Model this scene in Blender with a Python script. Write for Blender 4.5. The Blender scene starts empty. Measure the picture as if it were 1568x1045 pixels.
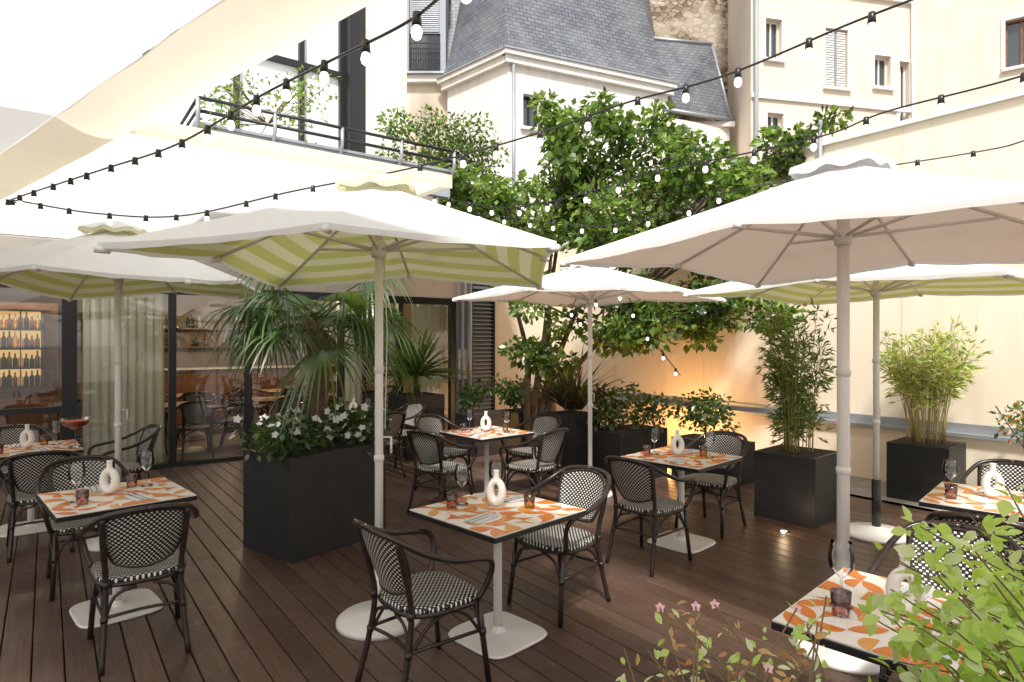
import bpy, math, random
from mathutils import Vector, Matrix
random.seed(7)
R = random.random
def U(a,b): return a+(b-a)*R()
scn = bpy.context.scene

# ---------------------------------------------------------------- materials
def newmat(name):
    m = bpy.data.materials.new(name); m.use_nodes = True
    nt = m.node_tree; nt.nodes.clear()
    out = nt.nodes.new('ShaderNodeOutputMaterial')
    return m, nt, out
def N(nt, t, **kw):
    n = nt.nodes.new(t)
    for k, v in kw.items():
        if k in n.inputs: n.inputs[k].default_value = v
        else: setattr(n, k, v)
    return n
def c4(c): return (c[0], c[1], c[2], 1)
def mathn(nt, op, a, b=None, c=None):
    n = nt.nodes.new('ShaderNodeMath'); n.operation = op
    for i, x in enumerate((a, b, c)):
        if x is None: continue
        if isinstance(x, (int, float)): n.inputs[i].default_value = x
        else: nt.links.new(x, n.inputs[i])
    return n.outputs[0]
def mixc(nt, fac, a, b):
    n = nt.nodes.new('ShaderNodeMix'); n.data_type = 'RGBA'
    for s, x in ((n.inputs[0], fac), (n.inputs[6], a), (n.inputs[7], b)):
        if isinstance(x, (int, float)): s.default_value = x
        elif isinstance(x, tuple): s.default_value = c4(x)
        else: nt.links.new(x, s)
    return n.outputs[2]
def noise(nt, scale, detail=3, vec=None, rough=.55):
    n = N(nt, 'ShaderNodeTexNoise', Scale=scale, Detail=detail, Roughness=rough)
    if vec is None:
        tc = nt.nodes.new('ShaderNodeTexCoord'); vec = tc.outputs['Object']
    nt.links.new(vec, n.inputs['Vector'])
    return n.outputs['Fac']
def ramp(nt, v, lo, hi):
    n = nt.nodes.new('ShaderNodeMapRange')
    nt.links.new(v, n.inputs[0]); n.inputs[1].default_value = lo; n.inputs[2].default_value = hi
    return n.outputs[0]
def simple(name, col, rough=.5, metal=0, col2=None, nscale=3, bump=0, bscale=60, spec=.5, stain=None):
    m, nt, out = newmat(name)
    b = N(nt, 'ShaderNodeBsdfPrincipled', Roughness=rough, Metallic=metal)
    b.inputs['Specular IOR Level'].default_value = spec
    if col2:
        f = ramp(nt, noise(nt, nscale, 4), .3, .7)
        c = mixc(nt, f, col, col2)
        if stain:
            tc = nt.nodes.new('ShaderNodeTexCoord'); mp = nt.nodes.new('ShaderNodeMapping')
            mp.inputs['Scale'].default_value = (2.5, 2.5, .25)
            nt.links.new(tc.outputs['Object'], mp.inputs[0])
            f2 = ramp(nt, noise(nt, 1.5, 5, mp.outputs[0]), .5, .8)
            c = mixc(nt, mathn(nt, 'MULTIPLY', f2, .6), c, stain)
        nt.links.new(c, b.inputs['Base Color'])
    else: b.inputs['Base Color'].default_value = c4(col)
    if bump:
        bn = N(nt, 'ShaderNodeBump', Strength=bump, Distance=.01)
        nt.links.new(noise(nt, bscale, 3), bn.inputs['Height']); nt.links.new(bn.outputs[0], b.inputs['Normal'])
    nt.links.new(b.outputs[0], out.inputs[0])
    return m
def leafmat(name, a, b, trans=.4, tcol=None, gloss=.06):
    m, nt, out = newmat(name)
    g = nt.nodes.new('ShaderNodeNewGeometry')
    c = mixc(nt, g.outputs['Random Per Island'], a, b)
    p = N(nt, 'ShaderNodeBsdfDiffuse'); nt.links.new(c, p.inputs['Color'])
    t = N(nt, 'ShaderNodeBsdfTranslucent')
    tc = mixc(nt, .55, c, tcol or (.35, .5, .06)); nt.links.new(tc, t.inputs[0])
    mx = N(nt, 'ShaderNodeMixShader'); mx.inputs[0].default_value = trans
    nt.links.new(p.outputs[0], mx.inputs[1]); nt.links.new(t.outputs[0], mx.inputs[2])
    gl = N(nt, 'ShaderNodeBsdfGlossy', Roughness=.35); mx2 = N(nt, 'ShaderNodeMixShader'); mx2.inputs[0].default_value = gloss
    nt.links.new(mx.outputs[0], mx2.inputs[1]); nt.links.new(gl.outputs[0], mx2.inputs[2])
    nt.links.new(mx2.outputs[0], out.inputs[0])
    return m
def fabric(name, col, trans=.45, stripes=None, tcol=None, wr=0):
    m, nt, out = newmat(name)
    d = N(nt, 'ShaderNodeBsdfDiffuse', Color=c4(col)); t = N(nt, 'ShaderNodeBsdfTranslucent', Color=c4(tcol or col))
    if stripes:
        uv = nt.nodes.new('ShaderNodeUVMap'); sp = nt.nodes.new('ShaderNodeSeparateXYZ')
        nt.links.new(uv.outputs[0], sp.inputs[0])
        f = mathn(nt, 'FRACT', mathn(nt, 'MULTIPLY', sp.outputs[1], 1/.16))
        f = mathn(nt, 'GREATER_THAN', f, .5)
        c = mixc(nt, f, col, stripes)
        nt.links.new(c, d.inputs[0]); nt.links.new(c, t.inputs[0])
    if wr:
        bn = N(nt, 'ShaderNodeBump', Strength=wr, Distance=.05); nt.links.new(noise(nt, 3.5, 2), bn.inputs['Height']); nt.links.new(bn.outputs[0], d.inputs['Normal'])
    mx = N(nt, 'ShaderNodeMixShader'); mx.inputs[0].default_value = trans
    nt.links.new(d.outputs[0], mx.inputs[1]); nt.links.new(t.outputs[0], mx.inputs[2])
    nt.links.new(mx.outputs[0], out.inputs[0])
    return m
def glassmat(name, tint=(1,1,1), base=.04, gain=.8, rough=.02):
    m, nt, out = newmat(name)
    t = N(nt, 'ShaderNodeBsdfTransparent', Color=c4(tint)); g = N(nt, 'ShaderNodeBsdfGlossy', Roughness=rough)
    fr = N(nt, 'ShaderNodeFresnel', IOR=1.45)
    f = mathn(nt, 'MINIMUM', mathn(nt, 'MULTIPLY_ADD', fr.outputs[0], gain, base), 1.0)
    mx = N(nt, 'ShaderNodeMixShader'); nt.links.new(f, mx.inputs[0])
    nt.links.new(t.outputs[0], mx.inputs[1]); nt.links.new(g.outputs[0], mx.inputs[2]); nt.links.new(mx.outputs[0], out.inputs[0])
    return m
def emis(name, col, s):
    m, nt, out = newmat(name); e = N(nt, 'ShaderNodeEmission', Color=c4(col), Strength=s)
    nt.links.new(e.outputs[0], out.inputs[0]); return m
def weavemat():
    m, nt, out = newmat('woven_rattan')
    uv = nt.nodes.new('ShaderNodeUVMap'); sp = nt.nodes.new('ShaderNodeSeparateXYZ'); nt.links.new(uv.outputs[0], sp.inputs[0])
    S = 1/.014
    x = mathn(nt, 'MULTIPLY', sp.outputs[0], S); y = mathn(nt, 'MULTIPLY', sp.outputs[1], S)
    par = mathn(nt, 'MODULO', mathn(nt, 'ADD', mathn(nt, 'FLOOR', mathn(nt,'ADD',x,1000)), mathn(nt, 'FLOOR', mathn(nt,'ADD',y,1000))), 2)
    fx = mathn(nt, 'LESS_THAN', mathn(nt, 'ABSOLUTE', mathn(nt, 'SUBTRACT', mathn(nt, 'FRACT', x), .5)), .41)
    fy = mathn(nt, 'LESS_THAN', mathn(nt, 'ABSOLUTE', mathn(nt, 'SUBTRACT', mathn(nt, 'FRACT', y), .5)), .31)
    k = mathn(nt, 'MULTIPLY', mathn(nt, 'MULTIPLY', fx, fy), mathn(nt, 'GREATER_THAN', par, .5))
    c = mixc(nt, k, (.009, .008, .008), (.78, .75, .68))
    b = N(nt, 'ShaderNodeBsdfPrincipled', Roughness=.4); nt.links.new(c, b.inputs['Base Color'])
    bn = N(nt, 'ShaderNodeBump', Strength=.5, Distance=.003); nt.links.new(k, bn.inputs['Height']); nt.links.new(bn.outputs[0], b.inputs['Normal'])
    nt.links.new(b.outputs[0], out.inputs[0]); return m
def deckmat():
    m, nt, out = newmat('deck_wood')
    tc = nt.nodes.new('ShaderNodeTexCoord'); mp = nt.nodes.new('ShaderNodeMapping')
    mp.inputs['Scale'].default_value = (30, 1.2, 10); nt.links.new(tc.outputs['Object'], mp.inputs[0])
    gr = noise(nt, 2.2, 5, mp.outputs[0]); g = nt.nodes.new('ShaderNodeNewGeometry')
    a = mixc(nt, g.outputs['Random Per Island'], (.072, .038, .026), (.135, .080, .055))
    a = mixc(nt, mathn(nt,'MULTIPLY', ramp(nt, gr, .35, .75), .6), a, (.045, .025, .018))
    big = ramp(nt, noise(nt, .8, 4), .45, .7)
    a = mixc(nt, mathn(nt, 'MULTIPLY', big, .4), a, (.20, .14, .108))
    fine = ramp(nt, noise(nt, 9, 4), .58, .72)
    a = mixc(nt, mathn(nt, 'MULTIPLY', fine, .28), a, (.23, .185, .155))
    b = N(nt, 'ShaderNodeBsdfPrincipled'); nt.links.new(a, b.inputs['Base Color'])
    nt.links.new(mathn(nt, 'MULTIPLY_ADD', gr, .3, .26), b.inputs['Roughness'])
    bn = N(nt, 'ShaderNodeBump', Strength=.35, Distance=.004); nt.links.new(gr, bn.inputs['Height']); nt.links.new(bn.outputs[0], b.inputs['Normal'])
    nt.links.new(b.outputs[0], out.inputs[0]); return m
def slatemat():
    m, nt, out = newmat('slate')
    uv = nt.nodes.new('ShaderNodeUVMap')
    br = N(nt, 'ShaderNodeTexBrick', Scale=1.0); nt.links.new(uv.outputs[0], br.inputs['Vector'])
    br.inputs['Color1'].default_value = (.10, .11, .135, 1); br.inputs['Color2'].default_value = (.165, .175, .205, 1); br.inputs['Mortar'].default_value = (.045, .05, .06, 1)
    br.inputs['Mortar Size'].default_value = .012; br.inputs['Brick Width'].default_value = .22; br.inputs['Row Height'].default_value = .13
    f = ramp(nt, noise(nt, 1.3, 5), .4, .75)
    c = mixc(nt, mathn(nt,'MULTIPLY', f, .45), br.outputs[0], (.24, .25, .25))
    f3 = ramp(nt, noise(nt, 2.6, 5), .6, .75); c = mixc(nt, mathn(nt,'MULTIPLY', f3, .4), c, (.2, .19, .12))
    b = N(nt, 'ShaderNodeBsdfPrincipled', Roughness=.5); nt.links.new(c, b.inputs['Base Color'])
    bn = N(nt, 'ShaderNodeBump', Strength=.6, Distance=.02); nt.links.new(br.outputs[1], bn.inputs['Height']); bn.invert = True
    nt.links.new(bn.outputs[0], b.inputs['Normal'])
    nt.links.new(b.outputs[0], out.inputs[0]); return m
def rubblemat():
    m, nt, out = newmat('rubble_stone')
    tc = nt.nodes.new('ShaderNodeTexCoord')
    mp = N(nt,'ShaderNodeMapping'); mp.inputs['Scale'].default_value=(1,1,1.7); nt.links.new(tc.outputs['Object'], mp.inputs[0])
    nz = N(nt,'ShaderNodeTexNoise',Scale=3.0,Detail=3); nt.links.new(tc.outputs['Object'],nz.inputs['Vector'])
    ad = nt.nodes.new('ShaderNodeMixRGB'); ad.blend_type='ADD'; ad.inputs[0].default_value=.3; nt.links.new(mp.outputs[0],ad.inputs[1]); nt.links.new(nz.outputs['Color'],ad.inputs[2])
    v = N(nt, 'ShaderNodeTexVoronoi', Scale=4.0); nt.links.new(ad.outputs[0], v.inputs['Vector'])
    v2 = N(nt, 'ShaderNodeTexVoronoi', Scale=4.0, feature='DISTANCE_TO_EDGE'); nt.links.new(ad.outputs[0], v2.inputs['Vector'])
    sp = nt.nodes.new('ShaderNodeSeparateColor'); nt.links.new(v.outputs['Color'], sp.inputs[0])
    c = mixc(nt, sp.outputs[0], (.16, .12, .085), (.5, .41, .31))
    c = mixc(nt, ramp(nt, v2.outputs[0], .0, .12), (.07, .05, .04), c)
    c = mixc(nt, mathn(nt, 'MULTIPLY', ramp(nt, noise(nt, .7, 5), .52, .62), .5), c, (.62, .55, .46))
    b = N(nt, 'ShaderNodeBsdfDiffuse'); nt.links.new(c, b.inputs['Color'])
    nt.links.new(b.outputs[0], out.inputs[0]); return m

M = {}
M['fab'] = fabric('canopy_white', (.87, .87, .87), .28, wr=.25)
M['fabg'] = fabric('canopy_green_stripe', (.66, .68, .26), .5, stripes=(.85, .83, .58))
M['fabb'] = fabric('canopy_beige', (.92, .81, .70), .45)
M['soff'] = fabric('soffit_translucent', (.9, .9, .89), .5)  # white ceiling soffit, translucency added so it looks bright from below
M['lip'] = fabric('soffit_lip_translucent', (.92, .84, .69), .47, wr=.4)  # cream stucco lip, made translucent to brighten its underside
M['pole'] = simple('painted_pole', (.80, .76, .72), .4)
M['white'] = simple('white_metal', (.78, .75, .71), .4, col2=(.70, .66, .61), nscale=5)
M['blk'] = simple('black_metal', (.013, .012, .012), .35)
M['plant'] = simple('planter_black', (.014, .014, .015), .5, col2=(.026, .025, .025), nscale=4, bump=.1)
M['cane'] = simple('dark_cane', (.014, .010, .009), .28, col2=(.038, .024, .018), nscale=25)
M['weave'] = weavemat()
M['deck'] = deckmat()
M['dark'] = simple('dark_gap', (.008, .007, .006), .9)
M['topw'] = simple('tile_white', (.86, .81, .74), .25, col2=(.8, .75, .67), nscale=8)
M['topo'] = simple('tile_orange', (.66, .165, .022), .25, col2=(.72, .22, .035), nscale=12)
M['topt'] = simple('tile_ochre', (.70, .30, .06), .25, col2=(.76, .37, .10), nscale=12)
M['cream'] = simple('cream_plaster', (.79, .73, .62), .85, col2=(.73, .67, .55), nscale=1.5, bump=.15, stain=(.6, .52, .4))
M['iwall'] = simple('interior_wall', (.30, .22, .14), .8, col2=(.24, .17, .11), nscale=1.5)
M['wall'] = simple('yard_wall_plaster', (.84, .76, .63), .85, col2=(.80, .71, .56), nscale=.8, bump=.15, stain=(.68, .57, .42))
M['pink'] = simple('peach_plaster', (.77, .67, .555), .85, col2=(.72, .615, .50), nscale=1, bump=.1, stain=(.58, .48, .38))
M['wht'] = simple('white_plaster', (.84, .81, .76), .8, col2=(.78, .75, .70), nscale=1.2, stain=(.58, .54, .48))
M['slate'] = slatemat(); M['rubble'] = rubblemat()
M['zinc'] = simple('zinc', (.42, .44, .47), .45, .5, col2=(.34, .36, .39), nscale=3)
M['grey'] = simple('grey_paint', (.30, .33, .37), .5)
M['frame'] = simple('dark_frame', (.015, .016, .018), .35)
M['pane'] = glassmat('window_pane', (.86, .9, .88), .15, 1.2)
M['wing'] = glassmat('glassware', (.97, .98, .98), .05, 1.0)
M['pinkg'] = glassmat('pink_glassware', (.93, .70, .68), .06, .9)
M['amb'] = glassmat('amber_glassware', (.95, .75, .5), .06, .9)
M['red'] = simple('red_drink', (.75, .14, .06), .2)
M['dglass'] = simple('dark_window', (.05, .06, .07), .08, spec=1)
M['pglass'] = simple('pale_glass_panel', (.78, .81, .82), .12, col2=(.84, .86, .86), nscale=.6)
M['ceramic'] = simple('white_ceramic', (.85, .81, .74), .5)
M['napkin'] = simple('grey_napkin', (.6, .61, .63), .8)
M['steel'] = simple('steel', (.6, .6, .6), .2, 1)
M['stone'] = simple('stone_tile', (.36, .34, .32), .8, col2=(.28, .26, .24), nscale=6)
M['ground'] = simple('ground_earth', (.14, .13, .12), .9, col2=(.1, .1, .09))
M['curt'] = fabric('sheer_curtain', (.84, .88, .82), .4)
M['wood'] = simple('warm_wood', (.26, .11, .045), .35, col2=(.16, .065, .03), nscale=9)
M['ifloor'] = simple('interior_floor', (.2, .17, .14), .3)
M['bulb'] = emis('lit_bulb', (1, .92, .78), 3.0)
M['amber'] = emis('backlit_bottles', (1, .6, .22), .9)
M['bark'] = simple('bark', (.18, .12, .08), .9, col2=(.1, .07, .045), nscale=12, bump=.6)
M['fibre'] = simple('palm_fibre', (.17, .10, .06), .95, col2=(.08, .045, .03), nscale=25, bump=1)
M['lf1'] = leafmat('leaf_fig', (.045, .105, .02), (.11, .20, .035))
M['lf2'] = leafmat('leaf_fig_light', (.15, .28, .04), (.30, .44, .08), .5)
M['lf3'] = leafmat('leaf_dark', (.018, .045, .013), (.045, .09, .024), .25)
M['palm'] = leafmat('leaf_palm', (.035, .09, .025), (.09, .175, .04), .3, gloss=.1)
M['bam'] = leafmat('leaf_bamboo', (.14, .20, .04), (.28, .34, .08), .45)
M['bamc'] = simple('bamboo_cane', (.5, .4, .16), .5, col2=(.32, .3, .1), nscale=8)
M['straw'] = leafmat('leaf_straw', (.5, .44, .2), (.62, .52, .26), .3, (.6, .5, .2))
M['lime'] = leafmat('leaf_lime', (.42, .62, .08), (.62, .78, .20), .5, (.75, .95, .15))
M['lpale'] = leafmat('leaf_pale', (.66, .76, .40), (.78, .84, .50), .5, (.85, .95, .4))
M['rust'] = leafmat('leaf_rust', (.45, .18, .07), (.62, .40, .14), .4, (.7, .35, .08))
M['cord'] = leafmat('leaf_cordyline', (.07, .045, .025), (.15, .12, .05), .25, (.3, .2, .06))
M['petal'] = leafmat('white_petal', (.88, .88, .85), (.92, .91, .88), .3, (.9, .9, .8))
M['ppet'] = leafmat('pink_petal', (.85, .45, .5), (.9, .6, .62), .3, (.9, .5, .5))
M['soil'] = simple('soil', (.03, .02, .015), .95, bump=.5)
M['twig'] = simple('twig', (.16, .11, .05), .8)

# ---------------------------------------------------------------- mesh builder
class MB:
    def __init__(s): s.v=[]; s.f=[]; s.m=[]; s.sm=[]; s.uv=[]; s.mats=[]; s.X=None
    def mi(s, k):
        if k not in s.mats: s.mats.append(k)
        return s.mats.index(k)
    def add(s, vs, fs, mat, smooth=False, uvs=None):
        o = len(s.v); mi = s.mi(mat)
        for p in vs:
            p = Vector(p)
            if s.X is not None: p = s.X @ p
            s.v.append(p[:])
        for i, f in enumerate(fs):
            s.f.append([o+j for j in f]); s.m.append(mi); s.sm.append(smooth)
            s.uv.append([uvs[j] for j in f] if uvs else None)
    def box(s, x0, x1, y0, y1, z0, z1, mat, bev=0):
        if bev:
            b = bev; vs=[]
            def ring(z, i): return [(x0+i,y0,z),(x1-i,y0,z),(x1,y0+i,z),(x1,y1-i,z),(x1-i,y1,z),(x0+i,y1,z),(x0,y1-i,z),(x0,y0+i,z)]
            def ringt(z): return [(x0+b,y0+b*.3,z),(x1-b,y0+b*.3,z),(x1-b*.3,y0+b,z),(x1-b*.3,y1-b,z),(x1-b,y1-b*.3,z),(x0+b,y1-b*.3,z),(x0+b*.3,y1-b,z),(x0+b*.3,y0+b,z)]
            vs = ring(z0,b)+ring(z1-b*.7,b)+ringt(z1)
            fs = [tuple(range(7,-1,-1)), tuple(range(16,24))]
            for k in (0,8):
                for i in range(8): fs.append((k+i,k+(i+1)%8,k+8+(i+1)%8,k+8+i))
            s.add(vs, fs, mat); return
        vs=[(x0,y0,z0),(x1,y0,z0),(x1,y1,z0),(x0,y1,z0),(x0,y0,z1),(x1,y0,z1),(x1,y1,z1),(x0,y1,z1)]
        s.add(vs, [(3,2,1,0),(4,5,6,7),(0,1,5,4),(1,2,6,5),(2,3,7,6),(3,0,4,7)], mat)
    def tube(s, pts, r, mat, seg=8, cap=True):
        pts=[Vector(p) for p in pts]; n=len(pts)
        if n<2: return
        rs = r if isinstance(r,(list,tuple)) else [r]*n
        t=(pts[1]-pts[0]).normalized(); up=Vector((0,0,1)) if abs(t.z)<.9 else Vector((1,0,0))
        a=t.cross(up).normalized(); vs=[]; fs=[]
        for i,p in enumerate(pts):
            t=(pts[min(i+1,n-1)]-pts[max(i-1,0)])
            if t.length<1e-9: t=Vector((0,0,1))
            t.normalize(); a=(a-t*a.dot(t))
            if a.length<1e-6: a=t.orthogonal()
            a.normalize(); b=t.cross(a)
            for k in range(seg):
                an=2*math.pi*k/seg; vs.append(p+(a*math.cos(an)+b*math.sin(an))*rs[i])
        for i in range(n-1):
            for k in range(seg): fs.append((i*seg+k,i*seg+(k+1)%seg,(i+1)*seg+(k+1)%seg,(i+1)*seg+k))
        if cap: fs.append(tuple(range(seg-1,-1,-1))); fs.append(tuple((n-1)*seg+k for k in range(seg)))
        s.add(vs,fs,mat,True)
    def lathe(s, prof, c, mat, seg=20):
        vs=[];fs=[];n=len(prof)
        for r,z in prof:
            for k in range(seg):
                a=2*math.pi*k/seg; vs.append((c[0]+r*math.cos(a),c[1]+r*math.sin(a),c[2]+z))
        for i in range(n-1):
            for k in range(seg): fs.append((i*seg+k,i*seg+(k+1)%seg,(i+1)*seg+(k+1)%seg,(i+1)*seg+k))
        s.add(vs,fs,mat,True)
    def quad(s, a,b,c,d, mat, uvs=None): s.add([a,b,c,d],[(0,1,2,3)],mat,False,uvs)
    def leaf(s, p, d, nrm, L, W, mat, fold=.25):
        d=d.normalized(); sd=d.cross(nrm)
        if sd.length<1e-5: sd=d.orthogonal()
        sd.normalize(); nn=sd.cross(d)
        b=p; m=p+d*L*.5-nn*W*fold; t=p+d*L-nn*L*.12
        l=p+d*L*.45+sd*W*.5; r=p+d*L*.45-sd*W*.5
        s.add([b,m,t,l,r],[(0,4,2,1),(0,1,2,3)],mat)
    def leaf2(s, p, d, nrm, L, W, mat):
        d=d.normalized(); sd=d.cross(nrm)
        if sd.length<1e-5: sd=d.orthogonal()
        sd.normalize(); nn=sd.cross(d); vs=[]
        prof=[(0,0),(.15,.55),(.4,1.0),(.65,.85),(.85,.45),(1,0)]
        for t,w in prof:
            q=p+d*L*t-nn*L*.18*t*t; vs+=[q+sd*W*.5*w+nn*W*.14*w,q-nn*W*.02,q-sd*W*.5*w+nn*W*.14*w]
        fs=[]
        for i in range(5): o=3*i; fs+=[(o,o+1,o+4,o+3),(o+1,o+2,o+5,o+4)]
        s.add(vs,fs,mat,True)
    def blade(s, p, d, L, W, mat, droop=.3, seg=3):
        d=d.normalized(); sd=d.cross(Vector((0,0,1)))
        if sd.length<1e-3: sd=Vector((1,0,0))
        sd.normalize(); a=U(-.5,.5); sd=(sd*math.cos(a)+d.cross(sd)*math.sin(a))
        vs=[];fs=[]
        for i in range(seg+1):
            t=i/seg; w=W*(1-t)**.6 if t<1 else .0005
            q=p+d*L*t+Vector((0,0,-droop*L*t*t)); vs+= [q-sd*w/2,q+sd*w/2]
        for i in range(seg): fs.append((2*i,2*i+1,2*i+3,2*i+2))
        s.add(vs,fs,mat,True)
    def flower(s, c, nrm, r, w, mat):
        nrm=nrm.normalized(); s1=nrm.orthogonal().normalized(); s2=nrm.cross(s1)
        for j in range(5):
            an=j*2*math.pi/5; dd=s1*math.cos(an)+s2*math.sin(an); s.leaf(c,dd+nrm*.25,nrm,r,w,mat,.1)
    def build(s, name, loc=(0,0,0), rz=0, parent=None):
        me=bpy.data.meshes.new(name); me.from_pydata(s.v,[],s.f)
        for k in s.mats: me.materials.append(M[k])
        me.polygons.foreach_set('material_index', s.m); me.polygons.foreach_set('use_smooth', s.sm)
        if any(u is not None for u in s.uv):
            ul=me.uv_layers.new(name='UVMap'); arr=[]
            for f,u in zip(s.f,s.uv):
                for j in range(len(f)): arr += (u[j] if u else (0,0))
            ul.data.foreach_set('uv', arr)
        me.update()
        return place(me, name, loc, rz, parent)
def place(me, name, loc=(0,0,0), rz=0, parent=None, sc=1):
    ob=bpy.data.objects.new(name, me); scn.collection.objects.link(ob)
    ob.location=loc; ob.rotation_euler=(0,0,rz); ob.scale=(sc,sc,sc)
    if parent: ob.parent=parent
    return ob
def proto(mb,name):
    o=mb.build(name); me=o.data; bpy.data.objects.remove(o); return me
def cat(pts, n=6):
    P=[Vector(p) for p in pts]; P=[P[0]*2-P[1]]+P+[P[-1]*2-P[-2]]; out=[]
    for i in range(1,len(P)-2):
        for k in range(n):
            t=k/n; a,b,c,d=P[i-1],P[i],P[i+1],P[i+2]
            out.append(.5*((2*b)+(c-a)*t+(2*a-5*b+4*c-d)*t*t+(3*b-3*c+d-a)*t**3))
    out.append(P[-2]); return out
def rdir(zmin=-1):
    while True:
        v=Vector((U(-1,1),U(-1,1),U(-1,1)))
        if .05<v.length<1 and v.normalized().z>=zmin: return v.normalized()
def cloud(mb, c, rad, n, size, mats, up=.4, aspect=.55):
    c=Vector(c)
    for _ in range(n):
        o=rdir()*(R()**.45); p=c+Vector((o.x*rad[0],o.y*rad[1],o.z*rad[2]))
        d=(o+rdir()*.9+Vector((0,0,-.15))); nn=(rdir()*.8+Vector((0,0,up))).normalized()
        L=size*U(.6,1.25)
        if d.length<.05: d=Vector((1,0,0))
        mb.leaf(p,d,nn,L,L*aspect*U(.8,1.2),random.choice(mats))

# ---------------------------------------------------------------- frames
BR = math.radians(36.87)      # building direction
F0 = (-4.3, 8.95, 0)
def bw(s,v,z=0): return Vector((F0[0]+.8*s-.6*v, F0[1]+.6*s+.8*v, z))

g=MB(); g.quad((-200,-200,-.12),(200,-200,-.12),(200,200,-.12),(-200,200,-.12),'ground'); g.build('ground')
d=MB()
d.box(-9,6.5,-15,0,-.1,-.045,'dark')
x=-9.0
while x<5.3:
    y=-15+U(-2,0)
    while y<0:
        L=U(3.2,4.4); y0=max(y,-15); y1=min(y+L-.004,-.02)
        if y1>y0: 
            w=.136; vs=[];b=.004
            for yy in (y0,y1): vs+=[(x,yy,-.03),(x,yy,-b),(x+b,yy,0),(x+w-b,yy,0),(x+w,yy,-b),(x+w,yy,-.03)]
            d.add(vs,[(0,1,2,3,4,5),(11,10,9,8,7,6),(0,6,7,1),(1,7,8,2),(2,8,9,3),(3,9,10,4),(4,10,11,5)],'deck')
        y+=L
    x+=.143
d.build('wooden_deck', F0, BR)
sp=MB()
yy=-15
while yy<0:
    sp.box(5.32,5.9,yy,yy+.58,-.04,.0,'stone'); sp.box(5.91,6.5,yy,yy+.58,-.04,.0,'stone'); yy+=.59
sp.build('stone_path', F0, BR)

# ---------------------------------------------------------------- yard wall
w=MB()
w.box(-9,9,-.3,0,0,4.4,'wall')
w.box(-9,9,-.34,.05,4.402,4.46,'wht')
w.box(-9,7.6,.002,.10,0,.66,'wall')
w.box(-9,7.6,.002,.17,.662,.70,'zinc')
w.box(-9,7.6,.012,.035,.702,.80,'zinc')
for t in (1.2,4.1,-2.0): w.box(t,t+.012,.0,.004,.80,4.4,'pink')
w.tube([(2.2,.05,3.0),(2.2,.05,4.75)],.03,'grey')
w.build('yard_wall', (5.55,6.7,0), math.radians(126.87))

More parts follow.
